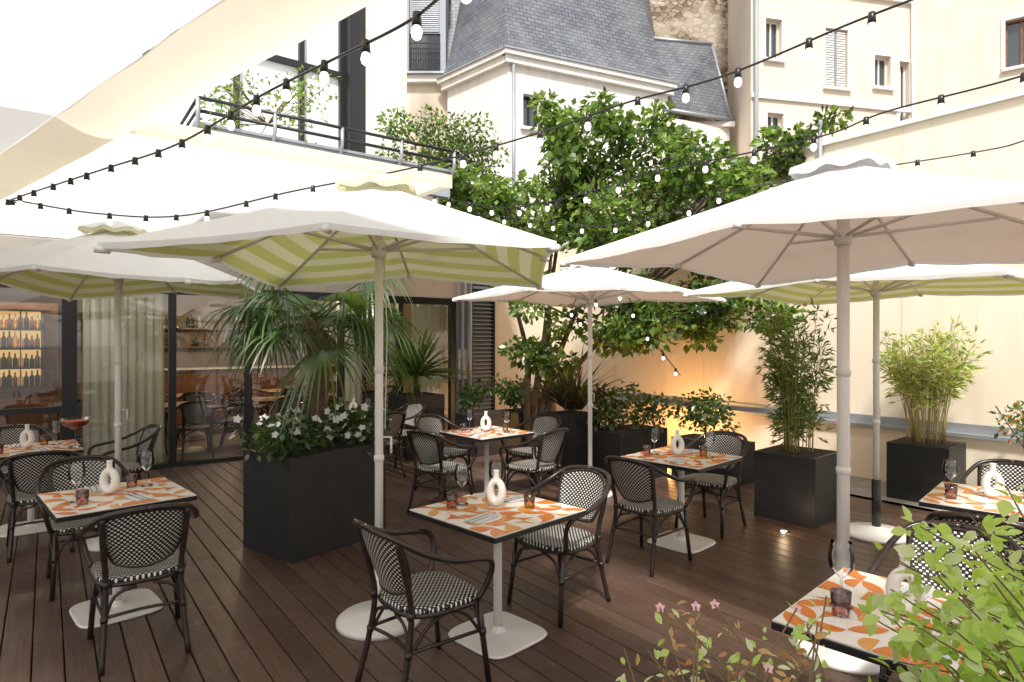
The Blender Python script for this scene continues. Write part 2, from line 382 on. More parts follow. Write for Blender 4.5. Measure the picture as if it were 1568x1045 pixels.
# ---------------------------------------------------------------- chair (faces +Y)
def chair():
    mb=MB()
    vs=[];fs=[];uv=[]; nn=32
    def outl(k,s):
        a=2*math.pi*k/nn; cx,sx=math.cos(a),math.sin(a); p=2/3.4
        x=.225*s*math.copysign(abs(cx)**p,cx); y=.215*s*math.copysign(abs(sx)**p,sx); x*=1+.08*(y/.215)
        return x,y
    for s,z in ((1,.435),(1.02,.448),(1.0,.462),(.9,.466),(.6,.462),(.3,.458),(.02,.457)):
        for k in range(nn):
            x,y=outl(k,s); vs.append((x,y,z)); uv.append((x,y))
    for i in range(6):
        for k in range(nn): fs.append((i*nn+k,i*nn+(k+1)%nn,(i+1)*nn+(k+1)%nn,(i+1)*nn+k))
    mb.add(vs,fs,'weave',True,uv)
    mb.tube([Vector((*outl(k,1.0),.428)) for k in range(nn+1)],.013,'cane',7)
    mb.add([(*outl(k,.97),.43) for k in range(nn)],[tuple(range(nn-1,-1,-1))],'cane')
    nu,nv=14,12; vs=[];uv=[];fs=[]
    def back(u,v):
        w=.205*(1-.32*(1-v)**2.2 - .10*v**4); x=w*u
        top=.84-.035*u*u; bot=.515+.03*u*u
        z=bot+(top-bot)*v; y=-.215-.085*v-.035*(1-u*u)*(.4+.6*v)+.03*abs(u)**3
        return Vector((x,y,z))
    for i in range(nv+1):
        for j in range(nu+1):
            u_,v_=-1+2*j/nu,i/nv; vs.append(back(u_,v_)); uv.append((u_*.2,v_*.33))
    for i in range(nv):
        for j in range(nu):
            o=i*(nu+1)+j; fs.append((o,o+1,o+nu+2,o+nu+1))
    mb.add(vs,fs,'weave',True,uv); mb.add([v+Vector((0,-.008,0)) for v in vs],[t[::-1] for t in fs],'weave',True,uv)
    rim=[back(-1+2*j/nu,1) for j in range(nu+1)]+[back(1,1-i/nv) for i in range(1,nv+1)]+[back(1-2*j/nu,0) for j in range(1,nu+1)]+[back(-1,i/nv) for i in range(1,nv+1)]
    mb.tube([p+Vector((0,-.004,0)) for p in rim],.011,'cane',7)
    for s in (1,-1):
        mb.tube(cat([(0,-.352,.855),(.1*s,-.345,.85),(.2*s,-.30,.825),(.262*s,-.19,.755),(.285*s,-.04,.695),(.29*s,.10,.672),(.285*s,.185,.65),(.268*s,.215,.59),(.245*s,.19,.50),(.225*s,.16,.44)],5),.0155,'cane',8)
        mb.tube(cat([(.2*s,-.295,.82),(.195*s,-.25,.66),(.18*s,-.205,.45),(.19*s,-.235,.22),(.205*s,-.29,.0)],5),.0155,'cane',8)
        mb.tube([(.205*s,.18,.44),(.215*s,.20,.22),(.23*s,.225,.0)],.0155,'cane',8)
        mb.tube(cat([(.187*s,-.22,.25),(.195*s,-.12,.37),(.20*s,0,.41),(.205*s,.1,.37),(.212*s,.19,.25)],4),.009,'cane',6)
        mb.tube([(.19*s,-.225,.27),(.214*s,.195,.27)],.009,'cane',6)
        mb.tube(cat([(.205*s,.19,.25),(.15*s,.195,.37),(.04*s,.195,.41)],4),.009,'cane',6)
        mb.tube(cat([(.187*s,-.22,.25),(.14*s,-.215,.37),(.04*s,-.21,.41)],4),.009,'cane',6)
        for p in ((.18,-.21,.44),(.214,.197,.26),(.189,-.227,.26)): mb.tube([(p[0]*s,p[1],p[2]-.015),(p[0]*s,p[1],p[2]+.015)],.0185,'cane',8)
    mb.tube(cat([(-.185,-.225,.27),(0,-.2,.27),(.185,-.225,.27)],3),.009,'cane',6)
    return mb
cm=proto(chair(),'bistro_armchair')

def table():
    mb=MB(); h=.375; mb.box(-h,h,-h,h,.715,.742,'blk',.004)
    mb.box(-h+.004,h-.004,-h+.004,h-.004,.7425,.748,'topw')
    n=7; c=2*(h-.006)/n; z=.7495; rnd=random.Random(11)
    for i in range(n):
        for j in range(n):
            x0=-h+.006+i*c; y0=-h+.006+j*c; k=rnd.random()*.97; m='topo' if rnd.random()<.66 else 'topt'; g=.0015; s=c-2*g
            ox,oy=x0+g,y0+g; rot=rnd.randint(0,3)
            def T(u,v):
                for _ in range(rot): u,v=v,1-u
                return (ox+u*s,oy+v*s,z)
            q=[(math.cos(t*math.pi/16),math.sin(t*math.pi/16)) for t in range(9)]
            if k<.26: mb.add([T(0,0)]+[T(a,b) for a,b in q],[tuple(range(10))],m)
            elif k<.50:
                P=[T(a,b) for a,b in q]; C=T(1,1); 
                for t in range(8): mb.add([C,P[t+1],P[t]],[(0,1,2)],m)
            elif k<.60: mb.add([T(.5+.5*math.cos(t*math.pi/12),.5*math.sin(t*math.pi/12)) for t in range(13)],[tuple(range(13))],m)
            elif k<.70:
                l=[T(a,b) for a,b in q]+[T(1-a,1-b) for a,b in q]; mb.add(l,[tuple(range(len(l)))],m)
            elif k<.80:
                q2=[(math.cos(t*math.pi/16)*.45,math.sin(t*math.pi/16)*.45) for t in range(9)]
                A=[T(a,b) for a,b in q]; B=[T(a,b) for a,b in q2]
                for t in range(8): mb.add([A[t],A[t+1],B[t+1],B[t]],[(0,1,2,3)],m)
            elif k<.88: mb.add([T(0,0),T(1,0),T(1,.5),T(0,.5)],[(0,1,2,3)],m)
            elif k<.93: mb.add([T(0,0),T(1,0),T(1,1),T(0,1)],[(0,1,2,3)],m)
    mb.tube([(0,0,.02),(0,0,.70)],.026,'white',16); mb.lathe([(.026,0),(.026,.02),(.10,.03),(.10,.036),(0,.036)],(0,0,.678),'blk',16)
    vs=[];N_=40
    for r_,z_ in ((.235,0),(.24,.008),(.232,.018),(.05,.03),(.027,.06)):
        for i in range(N_):
            a=2*math.pi*i/N_; p=2/5 if r_>.1 else 1
            cx,sx=math.cos(a),math.sin(a)
            vs.append((r_*math.copysign(abs(cx)**p,cx),r_*math.copysign(abs(sx)**p,sx),z_+.002))
    fs=[]
    for k in range(4):
        for i in range(N_): fs.append((k*N_+i,k*N_+(i+1)%N_,(k+1)*N_+(i+1)%N_,(k+1)*N_+i))
    fs.append(tuple(range(N_-1,-1,-1)))
    mb.add(vs,fs,'white',False)
    return mb
tm=proto(table(),'dining_table')

# ---------------------------------------------------------------- restaurant building
def child(mb, name, parent): 
    return mb.build(name, (0,0,0), 0, parent)
rb=bpy.data.objects.new('restaurant_building', None); scn.collection.objects.link(rb); rb.location=F0; rb.rotation_euler=(0,0,BR)
f=MB()
posts=[-5.5,-3.6,-1.78,-.58,.42,1.85,2.9,3.95]
for s in posts: f.box(s,s+.09 if s!=-1.78 else s+.16,-.05,.06,.06,2.40,'frame')
f.box(-8,4.05,-.055,.065,2.402,2.52,'frame'); f.box(-8,4.05,-.055,.065,0,.058,'frame')
f.box(-3.51,-1.78,-.03,.03,.85,.92,'frame')
child(f,'door_frames',rb)
f=MB()
for a,b in zip(posts[:-1],posts[1:]): f.quad((a+.09,.0,.06),(b,.0,.06),(b,.0,2.4),(a+.09,.0,2.4),'pane')
child(f,'glass_doors',rb)
f=MB()
f.box(-8,4.35,-.02,.3,2.524,3.04,'wht')
f.box(4.06,4.34,-.08,.3,0,2.52,'grey')
f.tube([(4.28,-.16,0),(4.28,-.16,3.0)],.05,'zinc'); f.tube([(4.14,-.14,0),(4.14,-.14,3.0)],.035,'zinc')
f.box(4.4,4.9,.02,.3,0,3.04,'frame')
f.box(4.08,4.32,-.12,-.082,1.05,1.6,'wht')
zz=.1
lv=MB()
while zz<2.75:
    lv.add([(4.42,-.05,zz),(4.88,-.05,zz),(4.88,.02,zz+.06),(4.42,.02,zz+.06),(4.42,-.05,zz+.012),(4.88,-.05,zz+.012)],[(0,1,2,3),(0,1,5,4)],'grey'); zz+=.075
lv.box(4.38,4.42,-.07,.02,0,2.85,'frame'); lv.box(4.88,4.92,-.07,.02,0,2.85,'frame')
child(lv,'louvre_panel',rb)
f.box(4.92,6.9,0,.3,0,3.4,'wall')
f.box(-9,-8,-.02,.3,0,3.04,'wht')
child(f,'facade_walls',rb)
f=MB()
f.box(-8,4.35,.08,5.5,-.06,.012,'ifloor')
f.box(-8,4.35,5.4,5.6,.013,3.0,'iwall'); f.box(-8.1,-8,.3,5.6,.013,3.0,'iwall'); f.box(4.35,4.45,.31,5.6,.013,3.0,'iwall')
f.box(-8,4.35,.31,5.6,3.0,3.1,'iwall')
f.box(-.5,4.3,4.6,5.0,.013,1.15,'wood'); f.box(-.55,4.3,4.5,5.05,1.153,1.19,'topw')
for z in (1.6,2.0): f.box(-1.6,4.3,5.15,5.39,z,z+.04,'wood')
for s in (-1.6,0,1.4,2.8,4.2): f.box(s,s+.04,5.14,5.38,1.2,2.45,'blk')
child(f,'interior_room',rb)
f=MB()
for _ in range(70):
    s=U(-1.5,4.2); z=random.choice((1.642,2.042)); h=U(.12,.3); f.lathe([(0,0),(.035,0),(.04,h*.5),(.015,h*.75),(.015,h)],(s,5.25,z),random.choice(['ceramic','amb','dglass','wood','lf3']),8)
for s,v in ((-.2,2.2),(1.2,2.0),(2.6,2.3),(-1.4,3.4),(1.9,3.7)):
    f.tube([(s,v,2.05),(s,v,3.0)],.006,'blk',5); f.lathe([(0,.16),(.03,.16),(.13,0),(.12,0)],(s,v,1.9),'blk',16); f.lathe([(0,-.05),(.035,-.03),(.035,.02),(0,.05)],(s,v,1.93),'bulb',10)
child(f,'bottles_and_pendants',rb)
for s,v in ((-.15,1.2),(1.2,1.3),(2.6,1.4),(.2,3.0),(1.9,3.1),(-1.4,2.6)):
    place(tm,'interior_table',(s,v,.012),.0,rb)
    for dx_,dy_,rr in ((-.55,0,-math.pi/2),(.55,0,math.pi/2),(0,-.6,0)):
        place(cm,'interior_chair',(s+dx_,v+dy_,.012),rr+U(-.2,.2),rb)
f=MB()
f.box(-5.2,-1.85,1.0,1.6,.02,.95,'wood'); f.box(-5.3,-1.8,1.55,1.65,.96,2.3,'wood')
for i in range(7): f.box(-5.15+i*.47,-4.72+i*.47,.97,.998,.08,.9,'wood')
f.box(-5.2,-2.0,1.50,1.545,1.1,2.2,'amber')
for z in (1.1,1.37,1.64,1.91,2.18): f.box(-5.25,-1.9,1.28,1.5,z-.012,z+.012,'blk')
k=-5.2
while k<-1.95:
    for z in (1.112,1.382,1.652,1.922):
        if R()<.95:
            h=U(.17,.24); f.lathe([(.0,0),(.03,0),(.03,h*.6),(.01,h*.75),(.01,h)],(k,1.38+U(-.05,.05),z),random.choice(['wood','dglass','amb','amb','cane','lf3']),8)
    k+=.062
k=-5.2
while k<-1.95: f.box(k,k+.012,1.27,1.285,1.1,2.18,'blk'); k+=.27
child(f,'bar_shelf',rb)
f=MB()
def curtain(a,b,y,z0,z1,n=60):
    vs=[];fs=[]
    for i in range(n+1):
        x=a+(b-a)*i/n; yy=y+.035*math.sin(i*.95)+.012*math.sin(i*2.3)
        vs+=[(x,yy,z0),(x,yy,z1)]
    for i in range(n): fs.append((2*i,2*i+2,2*i+3,2*i+1))
    f.add(vs,fs,'curt',True)
curtain(-1.55,-.6,.22,.03,2.45); curtain(1.9,2.35,.22,.03,2.45,30); curtain(3.3,3.95,.22,.03,2.45,40)
child(f,'curtains',rb)
f=MB()
f.quad((-9,-5.34,3.05),(.7,-5.34,3.05),(.7,-.03,3.05),(-9,-.03,3.05),'soff')  # balcony soffit as one thin sheet, added translucency lets daylight through
child(f,'balcony_soffit',rb)
f=MB()
f.quad((-1.62,-5.343,3.01),(.75,-5.343,3.01),(.75,-5.343,3.12),(-1.62,-5.343,3.12),'lip'); f.quad((.703,-5.338,3.01),(.703,-.03,3.01),(.703,-.03,3.12),(.703,-5.338,3.12),'lip')  # fascia strips with the same added translucency
child(f,'soffit_edge',rb)
f=MB()
f.box(-.8,2.0,-3.24,-3.14,3.50,3.80,'grey'); f.box(-.82,2.02,-3.27,-3.12,3.802,3.83,'zinc')
f.box(1.9,2.0,-3.13,-1.7,3.50,3.80,'grey')
f.box(-.8,1.9,-3.13,-.3,3.4,3.5,'wht'); f.box(1.903,4.5,-1.7,-.3,3.3,3.5,'wht')
child(f,'balcony_slab',rb)
f=MB()
for z,yy in ((3.92,-3.3),(4.03,-3.34)):
    f.tube([(-.8,yy,z),(2.06,yy,z)],.018,'frame'); f.tube([(2.06,yy,z),(2.06,-1.7,z)],.016,'frame')
f.tube([(-.8,-3.34,4.03),(-.8,-2,4.03),(-.8,-.6,4.03)],.016,'frame'); f.tube([(-.8,-3.3,3.92),(-.8,-.6,3.92)],.014,'frame')
for s in (-.8,-.1,.6,1.3,2.0):
    f.tube([(s,-3.2,3.65),(s,-3.34,3.85),(s,-3.34,4.03)],.02,'zinc')
child(f,'balcony_railing',rb)
f=MB()
z1=10.5
f.box(-6,2.05,0,.2,3.2,z1,'pglass')
for s in (-4.0,-2.3,-.9,.25,1.2,1.85): f.box(s,s+.08,-.08,-.002,3.83,z1,'frame')
f.box(1.93,2.2,-.28,.2,3.83,z1,'frame')
for z in (6.0,8.4): f.box(-6,1.93,-.075,-.003,z,z+.09,'frame')
f.box(2.203,2.75,-.5,.2,3.4,z1,'wht')
child(f,'upper_facade',rb)

# near roof overhang: soffit and curved lip made translucent so daylight brightens them
ov=MB(); dx=Vector((-.782,.623,0)); nin=Vector((-.623,-.782,0))
E=Vector((-.47,2.26,0)); 
def op(a,b,z): p=E+dx*a+nin*b; return (p.x,p.y,z)
ov.quad(op(-4.5,.33,3.04),op(9.5,.33,3.04),op(9.5,5.5,3.04),op(-4.5,5.5,3.04),'soff')
prof=[(0,3.10),(0,3.0),(.03,2.975),(.10,2.965),(.18,2.975),(.25,3.0),(.33,3.035)]
vs=[];fs=[]; nl=60
for i in range(nl+1):
    a_=-4.5+14*i/nl
    for b,z in prof: vs.append(op(a_,b,z+.003*math.sin(i*1.7)))
n=len(prof)
for i in range(nl):
    for j in range(n-1): fs.append((i*n+j,i*n+j+1,(i+1)*n+j+1,(i+1)*n+j))
ov.add(vs,fs,'lip',True)
ov.build('roof_overhang')

# ---------------------------------------------------------------- background buildings
def wallsec(mb,A,B,z0,z1,ops,mat,glass='dglass',frame='wht',rev=.18,sill=True,shut=()):
    A=Vector((A[0],A[1],0));B=Vector((B[0],B[1],0));dd=(B-A);L=dd.length;dd.normalize()
    inn=Vector((-dd.y,dd.x,0))
    X=Matrix(((dd.x,inn.x,0,A.x),(dd.y,inn.y,0,A.y),(0,0,1,0),(0,0,0,1)))
    old=mb.X; mb.X=X
    us=sorted(set([0,L]+[o[0] for o in ops]+[o[1] for o in ops])); zs=sorted(set([z0,z1]+[o[2] for o in ops]+[o[3] for o in ops]))
    for i in range(len(us)-1):
        for j in range(len(zs)-1):
            cu=(us[i]+us[i+1])/2; cz=(zs[j]+zs[j+1])/2
            if any(o[0]<cu<o[1] and o[2]<cz<o[3] for o in ops): continue
            a,b,c,e=us[i],us[i+1],zs[j],zs[j+1]
            mb.quad((a,0,c),(b,0,c),(b,0,e),(a,0,e),mat,[(a,c),(b,c),(b,e),(a,e)])
    for k,(a,b,c,e) in enumerate(ops):
        r=rev
        mb.quad((a,0,c),(b,0,c),(b,r,c),(a,r,c),mat); mb.quad((a,0,e),(a,r,e),(b,r,e),(b,0,e),mat)
        mb.quad((a,0,c),(a,r,c),(a,r,e),(a,0,e),mat); mb.quad((b,0,c),(b,0,e),(b,r,e),(b,r,c),mat)
        mb.quad((a,r,c),(b,r,c),(b,r,e),(a,r,e),glass)
        t=.05
        mb.box(a+.003,a+t,r-.05,r-.005,c+.003,e-.003,frame); mb.box(b-t,b-.003,r-.05,r-.005,c+.003,e-.003,frame)
        mb.box(a+t+.002,b-t-.002,r-.05,r-.005,e-t,e-.003,frame); mb.box(a+t+.002,b-t-.002,r-.05,r-.005,c+.003,c+t,frame)
        mb.box((a+b)/2-.02,(a+b)/2+.02,r-.05,r-.006,c+t+.002,e-t-.002,frame)
        if sill: mb.box(a-.08,b+.08,-.1,-.003,c-.09,c-.01,'wht')
        mb.box(a-.1,a-.004,-.03,-.003,c,e+.1,'wht'); mb.box(b+.004,b+.1,-.03,-.003,c,e+.1,'wht'); mb.box(a-.003,b+.003,-.03,-.003,e+.004,e+.1,'wht')
        if k in shut:
            for p0,p1 in ((a+.01,(a+b)/2-.01),((a+b)/2+.01,b-.01)):
                zz=c+.02
                mb.box(p0,p1,.05,.08,c,e,'zinc')
                while zz<e-.06: mb.box(p0+.04,p1-.04,.025,.049,zz,zz+.035,'wht'); zz+=.07
    mb.X=old
    return X,L
def roofquad(mb,a,b,c,d):
    a,b,c,d=map(Vector,(a,b,c,d)); w=(b-a).length; h=(d-a).length
    ex=(b-a).normalized(); off=(d-a).dot(ex); off2=(c-a).dot(ex)
    mb.quad(a,b,c,d,'slate',[(0,0),(w,0),(off2,h),(off,h)])
def belly(mb,a,b,c,d,n=6):
    a,b,c,d=map(Vector,(a,b,c,d)); prev=None
    for i in range(n+1):
        t=i/n; k=t**.75
        l=a.lerp(d,k); r=b.lerp(c,k); l.z=a.z+(d.z-a.z)*t; r.z=b.z+(c.z-b.z)*t
        if prev:
            pl,pr,ph=prev; h=ph+(l-pl).length; w0=(pr-pl).length; w1=(r-l).length
            mb.quad(pl,pr,r,l,'slate',[(0,ph),(w0,ph),(w1,h),(0,h)]); prev=(l,r,h)
        else: prev=(l,r,0)
hs=MB(); A=(-.1,16);Rr=(4.55,18.1);Lf=(-1.84,17.7)
X,L=wallsec(hs,A,Rr,0,9.0,[(.42,.9,7.35,8.2),(3.2,3.7,4.6,5.6)],'wht',frame='frame')
hs.X=X; hs.box(-.12,L+.1,-.14,-.004,8.9,9.08,'wht'); hs.box(-.18,L+.16,-.22,0,9.083,9.2,'wht'); hs.box(-.2,L+.18,-.26,.1,9.203,9.25,'zinc')
hs.tube([(.12,-.08,4),(.12,-.08,8.9)],.05,'zinc')
X,L=wallsec(hs,Lf,A,0,9.0,[],'wht'); hs.X=X; hs.box(-.12,L,-.14,-.004,8.9,9.08,'wht'); hs.box(-.2,L+.05,-.22,0,9.083,9.2,'wht'); hs.box(-.2,L+.05,-.26,.1,9.203,9.25,'zinc')
hs.X=None
Ap=(-.35,17.3,14);Rp=(3.6,19.2,14);Lp=(-1.3,19,14)
belly(hs,(-.1,15.85,9.25),(4.7,18.05,9.25),Rp,Ap)
belly(hs,(-2.0,17.65,9.25),(-.1,15.85,9.25),Ap,Lp)
belly(hs,(4.7,18.05,9.25),(5.3,20.5,9.25),(4.4,20.5,14),Rp)
wallsec(hs,(4.57,18.15),(6.7,19.1),0,8.3,[],'wht')
hs.X=None
hs.box(4.5,6.8,18.9,19.0,8.3,8.45,'wht')
roofquad(hs,(4.4,18.1,8.46),(6.75,19.05,8.46),(6.45,20,11.3),(4.35,19.6,11.3))
hs.tube([(4.35,19.6,11.32),(6.45,20,11.32)],.06,'zinc'); hs.tube([(6.75,19.05,8.46),(6.45,20,11.3)],.05,'zinc')
hs.tube([(4.4,18.05,8.5),(6.8,19.0,8.5)],.06,'zinc')
hs.build('mansard_house')
dh=MB()
wallsec(dh,(-3.9,18),(-1.5,18),0,9.3,[(1.15,1.7,5.6,6.8)],'pink')
dh.box(-4,-1.4,17.8,17.99,9.2,9.4,'wht'); dh.box(-4,-1.4,17.7,17.99,9.403,9.46,'zinc')
roofquad(dh,(-4,18.0,9.46),(-1.2,18.0,9.46),(-1.2,20,16),(-4,20,16))
for a,b in ((-3.1,-2.95),(-2.05,-1.9)): dh.box(a,b,17.75,19,9.47,12.0,'grey')
dh.box(-3.15,-1.85,17.7,19.2,12.003,12.2,'zinc')
dh.box(-2.948,-2.052,17.9,17.95,9.47,10.6,'dglass'); dh.box(-2.948,-2.052,17.86,17.95,10.603,12.0,'grey')
zz=10.65
while zz<11.9: dh.box(-2.9,-2.1,17.83,17.858,zz,zz+.03,'zinc'); zz+=.06
for i in range(14): dh.box(-2.94+i*.067,-2.925+i*.067,17.72,17.735,9.55,10.25,'frame')
dh.box(-2.95,-2.05,17.715,17.74,10.252,10.29,'frame'); dh.box(-2.95,-2.05,17.715,17.74,9.5,9.54,'frame')
for i in range(6):
    cx=-2.87+i*.15; dh.tube([(cx+.06*math.cos(t*.7),17.712,9.75+.07*math.sin(t*.7)) for t in range(10)],.009,'frame',5)
dh.build('dormer_house')
bk=MB()
wallsec(bk,(-3.0,14),(-2.4,14.15),0,14,[],'cream'); zz=3.5
while zz<12: bk.box(-2.97,-2.55,13.93,14.0,zz,zz+.16,'wht'); zz+=.24
bk.build('brick_pier_house')
ru=MB(); ru.box(4.0,7.75,21,21.5,0,16,'rubble'); ru.build('rubble_stone_wall')
bb=MB()
X,L=wallsec(bb,(6.55,17),(11.8,18.2),0,15,[(.45,.95,9.55,10.65),(2.35,3.1,8.95,10.6),(4.0,4.55,9.1,10.0),(.5,1.0,7.2,8.05),(4.85,5.2,7.6,9.9),(2.4,3.1,6.0,7.4),(.45,.95,12.2,13.4),(2.4,3.1,12.0,13.6)],'pink',shut=(1,7))
bb.X=X; bb.box(0,L,-.07,-.003,8.42,8.55,'wht'); bb.box(0,L,-.1,-.003,11.6,11.75,'wht')
bb.tube([(.1,-.1,0),(.1,-.1,15)],.06,'grey'); bb.tube([(5.25,-.1,0),(5.25,-.1,15)],.05,'wht'); bb.X=None
wallsec(bb,(7.4,21.5),(6.55,17),0,15,[],'pink')
wallsec(bb,(11.8,18.2),(17,14.4),0,15,[(2.1,2.8,9.2,10.5),(4,4.8,9.2,10.5),(2.1,2.8,12.2,13.4)],'pink',frame='wood')
bb.build('apartment_building')
fb=MB(); wallsec(fb,(-16,24),(12,26),0,13,[],'cream'); wallsec(fb,(-16,8),(-10,24),0,13,[],'cream'); fb.build('distant_building')

# ---------------------------------------------------------------- umbrella
def umbrella(inner, a=1.06, top=2.74, mid=2.31, cor=2.25, poler=.026, blackfoot=False, base_r=.26):
    mb=MB(); ends=[]
    for k in range(8):
        an=k*math.pi/4; r=a*(math.sqrt(2) if k%2 else 1); z=cor if k%2 else mid
        ends.append((Vector((math.cos(an),math.sin(an),0)),r,z))
    def rib(k,t,dz=0):
        dv,r,z=ends[k%8]; zz=top-(top-z)*(t**.95); return dv*r*t+Vector((0,0,zz+dz))
    for sheet,dz in (('fab',0),(inner,-.012)):
        for k in range(8):
            nr,nc=10,8; vs=[];fs=[];uv=[]
            for i in range(nr+1):
                t=.07+.93*i/nr
                for j in range(nc+1):
                    q=j/nc; p=rib(k,t,dz).lerp(rib(k+1,t,dz),q)
                    sg=4*q*(1-q); p.z-= .014*sg*t; 
                    p.x*=1-.012*sg*t*t; p.y*=1-.012*sg*t*t
                    vs.append(p); uv.append((q,t*a))
            for i in range(nr):
                for j in range(nc):
                    o=i*(nc+1)+j; fs.append((o,o+nc+1,o+nc+2,o+1))
            mb.add(vs,fs,sheet,True,uv)
            if dz==0:
                hv=[];hf=[];hu=[]
                for j in range(nc+1):
                    p=vs[nr*(nc+1)+j]; hv+=[p.copy()+Vector((0,0,.001)),p+Vector((0,0,-.03-.004*math.sin(j*2.1+k)))]; hu+=[(0,0),(0,0)]
                for j in range(nc): hf.append((2*j,2*j+1,2*j+3,2*j+2))
                mb.add(hv,hf,'fab',True,hu)
    vs=[];fs=[];nn=48
    for i,(rr,zz) in enumerate(((.01,.05),(.10,.02),(.22,-.035),(.225,-.065))):
        for j in range(nn):
            an=2*math.pi*j/nn; sq=1/max(abs(math.cos(an)),abs(math.sin(an)))
            s=rr*(1+(sq-1)*.8); wob=(.014*math.cos(an*8) if i>=2 else 0)
            vs.append((math.cos(an)*s,math.sin(an)*s,top+zz+wob-(.03*(sq-1) if i>=2 else 0)))
    for i in range(3):
        for j in range(nn): fs.append((i*nn+j,(i+1)*nn+j,(i+1)*nn+(j+1)%nn,i*nn+(j+1)%nn))
    mb.add(vs,fs,'fabg' if inner=='fabg' else 'fab',True,[(0,.09)]*len(vs))
    mb.add([Vector(v)+Vector((0,0,.006)) for v in vs[:3*nn]],fs[:2*nn],'fab',True,[(0,0)]*(3*nn))
    for k in range(8):
        mb.tube([rib(k,t,-.030) for t in (.06,.35,.65,1.0)],.011,'pole',6)
        p=rib(k,.52,-.045); dv=ends[k][0]; mb.tube([dv*.05+Vector((0,0,top-.42)),p],.010,'pole',6)
        e=rib(k,1.0,-.03); mb.tube([e-dv*.05,e+dv*.012],.017,'pole',8)
    mb.lathe([(0,0),(.045,0),(.05,.03),(.05,.08),(.035,.1),(0,.1)],(0,0,top-.47),'pole',14)
    mb.lathe([(.04,0),(.045,.05),(.02,.08)],(0,0,top-.14),'pole',12)
    z0=.05
    if blackfoot: mb.tube([(0,0,.04),(0,0,.5)],poler+.012,'blk',14); z0=.5
    else: mb.tube([(0,0,.04),(0,0,.32)],poler+.010,'white',14)
    mb.tube([(0,0,z0),(0,0,top+.05)],poler,'pole',14)
    for zc in (1.0,1.55): mb.lathe([(poler,0),(poler+.006,.004),(poler+.006,.036),(poler,.04)],(0,0,zc),'white',14)
    mb.lathe([(0,.0),(base_r,.0),(base_r,.022),(base_r*.93,.038),(.07,.065),(.045,.08),(0,.08)],(0,0,.002),'white',40)
    mb.tube([(poler,0,1.15),(poler+.05,0,1.15),(poler+.05,0,1.05)],.008,'white',6)
    mb.tube([(.03,.0,top-.45),(.045,.03,1.8),(.035,.01,1.2)],.004,'white',5)
    return mb
u=umbrella('fabg',a=1.05,mid=2.29,cor=2.20).build('patio_umbrella',(-.83,3.87,0),math.radians(-1))
place(u.data,'patio_umbrella',(-3.43,5.4,0),math.radians(4))
umbrella('fabb',a=1.1,top=2.64,mid=2.29,cor=2.24).build('patio_umbrella',(.89,7.07,0),math.radians(47))
umbrella('fabb',a=1.12,top=2.76,mid=2.30,cor=2.23,poler=.033).build('patio_umbrella',(1.87,3.5,0),math.radians(40))
umbrella('fabg',a=1.2,top=2.62,mid=2.25,cor=2.20,blackfoot=True,base_r=.28).build('patio_umbrella',(3.29,5.6,0),math.radians(40))

# ---------------------------------------------------------------- tables & chairs
tables=[(-.085,3.69,45),(-2.58,4.05,44),(1.47,5.38,44),(-.28,6.85,42),(-4.5,5.8,40),(-2.15,8.4,40),(3.08,3.9,46),(1.46,2.22,44)]
for X_,Y_,r in tables: place(tm,'dining_table',(X_,Y_,0),math.radians(r)+random.choice([0,1,2,3])*math.pi/2)
def putchair(x,y,fx,fy):
    place(cm,'bistro_armchair',(x,y,0),math.atan2(fy,fx)-math.pi/2)
for c in [(-.44,3.22,.76,.65),(.30,4.12,-.72,-.69),(-2.16,3.60,-.6,.8),(-3.08,4.5,.66,-.74),(1.10,4.95,.72,.7),(1.86,5.82,-.7,-.7),
          (-.72,6.42,.6,.8),(.22,6.5,-.75,.66),(-.78,7.25,.75,-.6),(.22,7.3,-.7,-.7),(-3.98,5.25,-.6,.8),(-4.02,6.35,-.72,-.7),(-5.0,6.3,.7,-.7),
          (-1.72,8.0,-.7,.7),(-1.6,8.8,-.7,-.7),(-2.7,8.8,.7,-.7),(3.48,4.35,-.7,-.7),(2.62,3.38,.72,.7),(1.93,2.74,-.68,-.73)]: putchair(*c)

# ---------------------------------------------------------------- tableware
mb=MB(); mb.lathe([(0,0),(.034,.001),(.034,.003),(.006,.008),(.004,.02),(.004,.09),(.012,.098),(.036,.125),(.041,.15),(.038,.18),(.032,.21)],(0,0,0),'wing',20)
wm=proto(mb,'wine_glass')
def tumb(m):
    mb=MB(); mb.lathe([(0,.006),(.028,.006)],(0,0,0),m,18); mb.lathe([(0,0),(.03,0),(.036,.085),(.033,.085),(.028,.01)],(0,0,0),m,18); return mb
t1=proto(tumb('pinkg'),'tumbler_glass'); t2=proto(tumb('amb'),'tumbler_glass')
def vase():
    mb=MB(); n=32; vs=[];fs=[];m=14
    for i in range(n):
        a=2*math.pi*i/n
        c=Vector((.034*math.sin(a),0,.080-.056*math.cos(a))); rad=.018+.006*(math.cos(a)*.5+.5)
        o=Vector((math.sin(a)*1.5,0,-math.cos(a))).normalized()
        for k in range(m):
            b=2*math.pi*k/m; p=c+o*rad*math.cos(b)+Vector((0,1,0))*rad*1.25*math.sin(b); p.z=max(p.z,0.0); vs.append(p)
    for i in range(n):
        for k in range(m): fs.append((i*m+k,((i+1)%n)*m+k,((i+1)%n)*m+(k+1)%m,i*m+(k+1)%m))
    mb.add(vs,fs,'ceramic',True)
    mb.lathe([(.02,.145),(.015,.16),(.014,.185),(.018,.195),(.012,.195),(.01,.16)],(0,0,0),'ceramic',16)
    return mb
vm=proto(vase(),'bud_vase')
mb=MB(); mb.box(-.05,.05,-.1,.1,0,.006,'napkin',.003)
